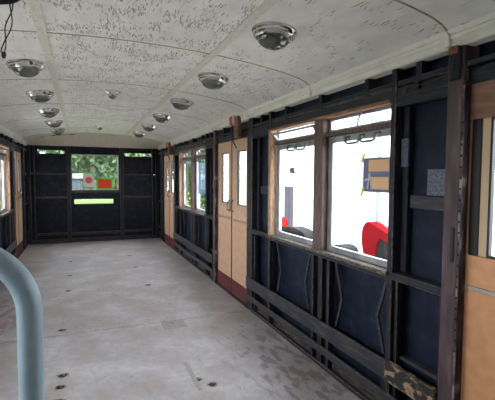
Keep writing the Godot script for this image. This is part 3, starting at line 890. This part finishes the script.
# ------------------------------------------------------------------ end wall
func build_end() -> void:
	var W := struct("wall_end", "black boarded end wall with posts, rails and narrow light slits", "wall")
	var z0 := -D
	var z1 := -D - 0.02
	# boards, left open at the slits and the window
	var win := [-0.196, 0.779, 1.126, 1.914]
	var s1 := [-0.83, -0.313, 1.912, 1.984]
	var s2 := [0.900, 1.500, 1.890, 1.962]
	var s3 := [-0.148, 0.655, 0.828, 0.942]
	var eb := func(called: String, x0: float, x1: float, y0: float, y1: float):
		box(W, called, Vector3(x0, y0, z0), Vector3(x1, y1, z1), M.end_sheet, 0.002)
	for b in [[-L - 0.12, -0.25, s1], [0.84, R + 0.12, s2]]:
		var s: Array = b[2]
		eb.call("end_board", b[0], b[1], 0.0, 0.98)
		eb.call("end_board", b[0], b[1], 0.982, 1.478)
		eb.call("end_board", b[0], b[1], 1.48, s[2])
		eb.call("end_board", b[0], b[1], s[3], 2.12)
		eb.call("end_board", b[0], s[0], s[2], s[3])
		eb.call("end_board", s[1], b[1], s[2], s[3])
	eb.call("end_board", -0.249, 0.839, 0.0, s3[2])
	eb.call("end_board", -0.249, s3[0], s3[2], s3[3])
	eb.call("end_board", s3[1], 0.839, s3[2], s3[3])
	eb.call("end_board", -0.249, 0.839, s3[3], win[2])
	eb.call("end_board", -0.249, 0.839, win[3], 2.12)
	eb.call("end_board", -0.249, win[0], win[2], win[3])
	eb.call("end_board", win[1], 0.839, win[2], win[3])
	box(W, "end_closure", Vector3(-L - 0.12, 2.10, z0 - 0.02), Vector3(R + 0.12, 2.5, z1 - 0.03), M.end_sheet, 0.002)
	# posts and rails standing proud of the boards
	for p in [[-0.288, -0.212], [0.803, 0.879], [-L, -L + 0.07], [R - 0.07, R], [-L + 0.12, -L + 0.15], [R - 0.15, R - 0.12]]:
		box(W, "end_post", Vector3(p[0], 0.0, z0 + 0.05), Vector3(p[1], 2.075, z0), M.post, 0.005, M.worn_v)
	for b in [[-L + 0.15, -0.288], [0.879, R - 0.15]]:
		box(W, "end_rail", Vector3(b[0], 0.955, z0 + 0.045), Vector3(b[1], 1.0, z0), M.rail_x, 0.005, M.worn_x)
		box(W, "end_rail", Vector3(b[0], 1.462, z0 + 0.012), Vector3(b[1], 1.492, z0), M.rail_x, 0.003)
		box(W, "end_rail", Vector3(b[0], 0.178, z0 + 0.045), Vector3(b[1], 0.225, z0), M.rail_x, 0.005, M.worn_x)
	box(W, "end_rail", Vector3(-0.212, 0.170, z0 + 0.045), Vector3(0.803, 0.217, z0), M.rail_x, 0.005, M.worn_x)
	box(W, "end_rail", Vector3(-0.212, 1.075, z0 + 0.045), Vector3(0.803, 1.108, z0), M.rail_x, 0.005, M.worn_x)
	box(W, "end_skirting", Vector3(-L, 0.0, z0 + 0.035), Vector3(R, 0.09, z0), M.rail_x, 0.006)
	# window with metal edging
	var o := struct("window_9", "end wall window looking out on trees, two taped sheets on its glass", "window")
	for e in [[win[0], win[1], win[2], win[2] + 0.02], [win[0], win[1], win[3] - 0.02, win[3]], [win[0], win[0] + 0.02, win[2], win[3]], [win[1] - 0.02, win[1], win[2], win[3]]]:
		box(o, "window_frame", Vector3(e[0], e[2], z0 + 0.015), Vector3(e[1], e[3], z1 - 0.01), M.sash, 0.003)
	box(o, "window_pane", Vector3(win[0] + 0.02, win[2] + 0.02, z1 + 0.008), Vector3(win[1] - 0.02, win[3] - 0.02, z1 + 0.004), M.glass, 0.001)
	# the sheets taped to the glass
	var zp := z1 + 0.009
	var a := thing("poster", Vector3(0.149, 1.185, zp), "white sheet with a red disc, green tape along top and bottom, on the end window", "poster")
	box(a, "sheet", Vector3(-0.11, 0.0, 0), Vector3(0.11, 0.32, 0.001), M.paper, 0.0003)
	var disc := []
	for k in 28:
		disc.append(Vector2(cos(TAU * k / 28.0) * 0.072, 0.165 + sin(TAU * k / 28.0) * 0.072))
	put(a, "red_disc", extrude(PackedVector2Array(disc), Vector3(0, 0, 0.001), Vector3.RIGHT, Vector3.UP, Vector3(0, 0, 0.0006)), M.red_print)
	box(a, "tape", Vector3(-0.12, 0.31, 0.001), Vector3(0.125, 0.342, 0.002), M.green_tape, 0.0003)
	box(a, "tape", Vector3(-0.115, -0.012, 0.001), Vector3(0.12, 0.014, 0.002), M.green_tape, 0.0003)
	var b2 := thing("poster", Vector3(0.48, 1.152, zp), "orange-red sheet framed by green tape on the end window", "poster")
	box(b2, "sheet", Vector3(-0.16, 0.0, 0), Vector3(0.16, 0.235, 0.001), M.red_paper, 0.0003)
	for e in [[-0.17, 0.17, 0.222, 0.252], [-0.17, 0.17, -0.012, 0.018], [-0.172, -0.146, 0.0, 0.24], [0.146, 0.172, 0.0, 0.24]]:
		box(b2, "tape", Vector3(e[0], e[2], 0.001), Vector3(e[1], e[3], 0.002), M.green_tape, 0.0003)
	# end wall behind the viewer
	var B := struct("wall_rear", "dark carriage end wall behind the viewer", "wall")
	box(B, "rear_board", Vector3(-L - 0.12, -0.02, -BACK), Vector3(R + 0.12, 2.5, -BACK + 0.05), M.skin, 0.003)

# ------------------------------------------------------------------ loose things inside
func build_handrail() -> void:
	var r := 0.0213
	var x := -0.090
	var z := -0.806
	var t := thing("handrail", Vector3(x, 0, z), "grey-blue painted steel pipe handrail with rounded corner standing on the floor", "handrail")
	var top := 1.315
	var rad := 0.125
	var far := -0.72
	var pts := [Vector3(0, 0.004, 0), Vector3(0, 0.6, 0), Vector3(0, top - rad, 0)]
	for i in range(1, 15):
		var a := PI / 2 * i / 14.0
		pts.append(Vector3(-rad * (1.0 - cos(a)), top - rad + rad * sin(a), 0))
	for i in range(0, 15):
		var a := PI / 2 * i / 14.0
		pts.append(Vector3(far + rad * (1.0 - sin(a)), top - rad + rad * cos(a), 0))
	pts.append(Vector3(far, 0.6, 0))
	pts.append(Vector3(far, 0.004, 0))
	put(t, "bent_pipe", tube(pts, r, 28), M.pipe_paint)
	put(t, "cross_bar", tube([Vector3(-0.005, 0.55, 0), Vector3(far + 0.005, 0.55, 0)], 0.014, 16), M.pipe_paint)
	for px in [0.0, far]:
		put(t, "foot_flange", lathe([Vector2(0, 0.012), Vector2(0.055, 0.012), Vector2(0.058, 0.009), Vector2(0.058, 0.0)], 24), M.pipe_paint, Vector3(px, 0, 0))

func build_window_poster() -> void:
	# a sheet taped to the outer pane: navy with two tan fields and white strokes
	var x := R + 0.0615
	var k := (x) / R
	var t := thing("poster", Vector3(x, 0, 0), "navy and tan printed sheet fixed with yellow tape to the big window's glass", "poster")
	var d0 := 1.905
	var d1 := 2.150
	var y0 := 1.345
	var y1 := 1.565
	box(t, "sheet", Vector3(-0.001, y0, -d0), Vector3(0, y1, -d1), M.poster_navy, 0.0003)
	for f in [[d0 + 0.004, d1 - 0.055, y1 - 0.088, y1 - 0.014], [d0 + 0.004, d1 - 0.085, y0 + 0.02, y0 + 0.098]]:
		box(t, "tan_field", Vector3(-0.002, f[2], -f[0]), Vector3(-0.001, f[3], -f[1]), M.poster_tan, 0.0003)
	for q in [[Vector2(d1 - 0.05, y0 + 0.02), Vector2(d1 - 0.07, y0 + 0.125)], [Vector2(d1 - 0.09, y0 + 0.02), Vector2(d1 - 0.072, y0 + 0.125)], [Vector2(d1 - 0.02, y0 + 0.075), Vector2(d1 - 0.10, y0 + 0.095)]]:
		put(t, "white_stroke", tube([Vector3(-0.002, q[0].y, -q[0].x), Vector3(-0.002, q[1].y, -q[1].x)], 0.0055, 6), M.paper)
	for c in [[d1, y1, 0.5], [d1, y0, 0.3]]:
		var p := box(t, "tape", Vector3(-0.003, -0.034, 0.012), Vector3(-0.002, 0.034, -0.012), M.yellow_tape, 0.0003)
		p.position = Vector3(-0.0025, c[1], -c[0])
		p.rotation.x = c[2]

# ------------------------------------------------------------------ outside
func leaf_crown(c: Vector3, rad: Vector3, n: int, sd: int, size: float) -> ArrayMesh:
	var r := RandomNumberGenerator.new()
	r.seed = sd
	var st := begin()
	var lumps := []
	for i in 14:
		var v := Vector3(r.randfn(), r.randfn(), r.randfn()).normalized() * r.randf_range(0.3, 0.85)
		lumps.append([v, r.randf_range(0.25, 0.45)])
	for i in n:
		var lp: Array = lumps[r.randi_range(0, lumps.size() - 1)]
		var v: Vector3 = lp[0] + Vector3(r.randfn(), r.randfn(), r.randfn()).normalized() * lp[1] * pow(r.randf(), 0.4)
		var p := c + v * rad
		var d := Vector3(r.randfn(), r.randfn() - 0.5, r.randfn()).normalized()
		var w := d.cross(Vector3(r.randfn(), r.randfn(), r.randfn())).normalized()
		var s := size * r.randf_range(0.6, 1.3)
		var n3 := d.cross(w)
		var tip := p + d * s
		var mid := p + d * s * 0.5 + n3 * s * 0.12
		tri(st, p, mid + w * s * 0.3, tip, n3)
		tri(st, p, tip, mid - w * s * 0.3, n3)
	return st.commit()

func tree(at: Vector3, height: float, spread: float, leafm: String, n: int, sd: int, label: String, trunk_r := 0.16, low := 0.35) -> void:
	var t := thing("tree", at, label, "tree", "trees outside the end window")
	var r := RandomNumberGenerator.new()
	r.seed = sd
	var pts := []
	for i in 7:
		pts.append(Vector3(r.randf_range(-0.1, 0.1) * i * 0.4, height * 0.75 * i / 6.0, r.randf_range(-0.1, 0.1) * i * 0.3))
	put(t, "trunk", tube(pts, trunk_r, 10), M.bark)
	for i in 4:
		var b: Vector3 = pts[3 + i % 3]
		var e := b + Vector3(r.randf_range(-1, 1) * spread * 0.7, height * 0.22, r.randf_range(-1, 1) * spread * 0.5)
		put(t, "branch", tube([b, b.lerp(e, 0.5) + Vector3(0, 0.15, 0), e], trunk_r * 0.4, 8), M.bark)
	var cy := height * (1.0 + low) * 0.5
	put(t, "crown", leaf_crown(Vector3(0, cy, 0), Vector3(spread, height * (1.0 - low) * 0.62, spread * 0.8), n, sd + 1, 0.24), M[leafm]).set_meta("kind", "stuff")

func build_outside() -> void:
	var gy := -1.0
	var g := struct("ground", "unseen pale yard outside the carriage, made bright to bounce daylight inside", "ground")
	box(g, "yard", Vector3(-14, gy, 12), Vector3(14, gy - 0.2, -10.4), M.concrete, 0.01)  # pale surface chosen to bounce daylight up to the ceiling
	var gr := struct("lawn", "grass beyond the carriage end wall", "lawn")
	box(gr, "turf", Vector3(-40, gy, -10.4), Vector3(40, gy - 0.22, -60), M.turf, 0.01)
	# white building along the window side
	var bx := 5.4
	var B := thing("white_building", Vector3(bx, gy, 0), "plain white rendered building outside the big windows", "building")
	box(B, "facade", Vector3(0, 0, -4.3), Vector3(0.4, 5.2, -17.5), M.render_white, 0.02)
	box(B, "roof", Vector3(-0.5, 5.2, -3.9), Vector3(3.1, 5.35, -18.0), M.roof_grey, 0.02)
	box(B, "end_facade", Vector3(0.4, 0, -4.3), Vector3(3.0, 5.2, -4.6), M.render_white, 0.02)
	box(B, "lilac_door", Vector3(-0.03, 0.0, -9.70), Vector3(0.02, 2.19, -10.2), M.lilac_door, 0.01)
	box(B, "meter_box", Vector3(-0.1, 2.55, -9.58), Vector3(0.02, 2.70, -9.76), M.dark_grey, 0.01)
	box(B, "meter_box", Vector3(-0.1, 2.38, -6.88), Vector3(0.02, 2.56, -7.06), M.dark_grey, 0.01)
	put(B, "down_pipe", tube([Vector3(-0.05, 0.0, -6.25), Vector3(-0.05, 5.1, -6.25)], 0.03, 10), M.pale_pipe)
	var H := thing("blue_house", Vector3(9.0, gy, -4.6), "pale blue-grey house with windows seen through the door glass", "building")
	box(H, "house_wall", Vector3(0, 0, 2.6), Vector3(3, 3.2, -0.2), M.render_white, 0.02)
	box(H, "house_roof", Vector3(-0.4, 3.2, 2.9), Vector3(3.4, 3.5, -0.6), M.blue_grey, 0.02)
	for q in [0.2, 1.2]:
		var wnd := box(H, "house_window", Vector3(-0.03, 1.2, q + 0.7), Vector3(0.02, 2.3, q), M.blue_grey, 0.01)
		box(wnd, "house_pane", Vector3(-0.012, -0.5, 0.3), Vector3(-0.03, 0.5, -0.3), M.dark_grey, 0.005)
	# red and dark shapes standing in the yard, just above the sills
	var a := thing("red_bollard", Vector3(3.0, gy, -5.86), "bright red round-topped post outside the window with the open hopper", "bollard")
	var prof := [Vector2(0.07, 0.0), Vector2(0.07, 1.50), Vector2(0.09, 1.53)]
	for i in 12:
		var q := PI * (i / 11.0) - PI / 2
		prof.append(Vector2(maxf(0.0, 0.15 * cos(q)), 1.665 + 0.14 * sin(q)))
	put(a, "rounded_body", lathe(prof, 24), M.red_gloss)
	put(a, "foot_ring", lathe([Vector2(0, 0.03), Vector2(0.11, 0.03), Vector2(0.12, 0.0)], 20), M.black_cover)
	mound(Vector3(3.0, gy, -5.26), 0.42, 1.69, 0.13, "wide dark humped cover beside the red round-topped post outside")
	mound(Vector3(3.0, gy, -4.08), 0.14, 1.61, 0.06, "small low dark humped cover next to the bright red hood outside")
	var h := thing("red_hood", Vector3(3.0, gy, -3.5), "bright red arched hood over a black wedge outside the window with the poster", "hood")
	var arch := PackedVector2Array()
	for p in [[3.70, 0.0], [3.715, 1.52], [3.765, 1.713], [3.75, 1.85], [3.715, 1.905], [3.67, 1.936], [3.62, 1.932], [3.50, 1.895], [3.327, 1.842], [3.20, 1.78], [3.12, 1.68], [3.08, 1.5], [3.06, 0.0], [3.16, 0.0], [3.18, 1.52], [3.24, 1.68], [3.34, 1.74], [3.456, 1.775], [3.50, 1.72], [3.535, 1.546], [3.54, 0.0]]:
		arch.append(Vector2(p[0] - 3.5, p[1]))
	put(h, "arched_hood", extrude(arch, Vector3(0.0, 0, 0), Vector3(0, 0, -1), Vector3.UP, Vector3(0.14, 0, 0)), M.red_gloss)
	var wedge := PackedVector2Array()
	for p in [[3.52, 0.0], [3.53, 1.53], [3.46, 1.765], [3.33, 1.73], [3.20, 1.6], [3.19, 0.0]]:
		wedge.append(Vector2(p[0] - 3.5, p[1]))
	put(h, "black_wedge", extrude(wedge, Vector3(0.01, 0, 0), Vector3(0, 0, -1), Vector3.UP, Vector3(0.12, 0, 0)), M.black_cover)
	# greenery behind the end wall and past the building
	tree(Vector3(0.30, gy, -14.8), 7.0, 2.0, "leaf_mid", 9000, 41, "leafy tree with a thick brown trunk in the middle of the end window view", 0.20, 0.34)
	tree(Vector3(1.75, gy, -21.0), 7.0, 2.2, "leaf_pale", 13000, 45, "pale green tree behind the thick-trunked one outside the end window", 0.2, 0.10)
	tree(Vector3(-3.6, gy, -21.5), 7.5, 2.3, "leaf_grey", 7000, 43, "greyish green tree beyond the pale shed roof outside the end window", 0.18, 0.08)
	tree(Vector3(7.4, gy, -24.5), 6.5, 2.2, "leaf_mid", 6000, 47, "green tree just past the white building's corner", 0.16, 0.10)
	tree(Vector3(9.8, gy, -31.0), 6.5, 2.4, "leaf_dark", 5000, 49, "dark green tree farthest past the white building's corner", 0.16, 0.12)
	tree(Vector3(-0.6, gy, -28.5), 8.0, 3.0, "leaf_dark", 9000, 53, "dark green tree at the very back of the end window view", 0.18, 0.06)
	tree(Vector3(5.4, gy, -30.0), 7.5, 2.4, "leaf_grey", 6000, 55, "hazy grey-green tree at the back beside the dark one", 0.18, 0.06)
	var s := thing("shed", Vector3(-1.6, gy, -11.6), "low grey shed with a white roof edge outside the end window", "shed")
	box(s, "shed_wall", Vector3(-1.6, 0, 0.2), Vector3(1.62, 2.36, -0.5), M.shed_wall, 0.02)
	box(s, "shed_roof", Vector3(-1.7, 2.36, 0.26), Vector3(1.75, 2.50, -0.56), M.shed_roof, 0.02)
	# clipped hedge in front of it, seen through the slit under the window
	var hd := thing("hedge", Vector3(0.4, gy, -10.75), "pale green clipped hedge outside the slit under the end window", "hedge")
	put(hd, "foliage", leaf_crown(Vector3(0, 0.98, 0), Vector3(2.6, 0.75, 0.24), 9000, 61, 0.09), M.leaf_hedge).set_meta("kind", "stuff")
	box(hd, "inner_growth", Vector3(-2.3, 0.0, 0.16), Vector3(2.3, 1.85, -0.16), M.leaf_hedge, 0.08)
	var bl := thing("blue_sheet", Vector3(5.6, gy, -18.9), "light blue panel standing in the greenery past the white building", "panel")
	box(bl, "sheet", Vector3(-0.4, 1.6, 0.03), Vector3(0.9, 3.1, -0.03), M.blue_grey, 0.01)
	for px in [-0.3, 0.8]:
		box(bl, "leg", Vector3(px - 0.04, 0, 0.04), Vector3(px + 0.04, 1.62, -0.04), M.roof_grey, 0.005)

func mound(at: Vector3, half: float, top: float, rise: float, label: String) -> void:
	# a cover draped over something long and low: humped top, straight skirts
	var t := thing("dark_cover", at, label, "cover")
	var poly := PackedVector2Array()
	poly.append(Vector2(-half, 0.0))
	for i in 17:
		var q := PI * i / 16.0
		poly.append(Vector2(-half * cos(q), top - rise + rise * pow(sin(q), 0.8)))
	poly.append(Vector2(half, 0.0))
	put(t, "draped_cover", extrude(poly, Vector3(-0.1, 0, 0), Vector3(0, 0, -1), Vector3.UP, Vector3(0.2, 0, 0)), M.black_cover)
	for x in [-0.104, 0.1]:
		box(t, "hem", Vector3(x, 0.0, half), Vector3(x + 0.004, 0.06, -half), M.dark_grey, 0.001)

# ------------------------------------------------------------------
func _ready() -> void:
	# camera
	var yaw := 0.39356
	var pit := 0.05725
	var rol := 0.00566
	var right0 := Vector3(cos(yaw), 0, sin(yaw))
	var fwd0 := Vector3(sin(yaw), 0, -cos(yaw))
	var up1 := Vector3.UP * cos(pit) + fwd0 * sin(pit)
	var fwd := fwd0 * cos(pit) - Vector3.UP * sin(pit)
	var right := right0 * cos(rol) + up1 * sin(rol)
	var up := up1 * cos(rol) - right0 * sin(rol)
	var cam := Camera3D.new()
	cam.name = "camera"
	add_child(cam)
	cam.transform = Transform3D(Basis(right, up, -fwd), Vector3(0, EYE, 0))
	cam.fov = 53.13
	cam.near = 0.05
	cam.current = true
	# overcast sky
	var sm := ProceduralSkyMaterial.new()
	sm.sky_top_color = Color(0.86, 0.885, 0.91)
	sm.sky_horizon_color = Color(0.97, 0.975, 0.98)
	sm.ground_horizon_color = Color(0.80, 0.82, 0.83)
	sm.ground_bottom_color = Color(0.6, 0.6, 0.6)
	sm.sky_energy_multiplier = 1.0
	var sky := Sky.new()
	sky.sky_material = sm
	var env := Environment.new()
	env.background_mode = Environment.BG_SKY
	env.sky = sky
	env.background_energy_multiplier = 4.0
	env.tonemap_mode = Environment.TONE_MAPPER_LINEAR
	env.tonemap_exposure = 4.35
	env.sdfgi_enabled = true
	env.ssao_enabled = true
	env.ssil_enabled = true
	var we := WorldEnvironment.new()
	we.name = "world_environment"
	we.environment = env
	add_child(we)
	rng.seed = 1
	make_materials()
	grainy("rust_floor", [[0.0, c8(104, 90, 82)], [0.5, c8(134, 120, 110)], [1.0, c8(150, 140, 132)]], 0.03, 71, Vector3(4, 4, 4), 0.7, 0.0)
	grainy("patch", [[0.0, c8(138, 130, 126)], [0.5, c8(152, 146, 143)], [1.0, c8(162, 157, 155)]], 0.02, 72, Vector3(3, 3, 3), 0.6, 0.0)
	build_floor()
	build_ceiling()
	build_walls()
	build_end()
	build_outside()
	build_lamps()
	build_handrail()
	build_window_poster()
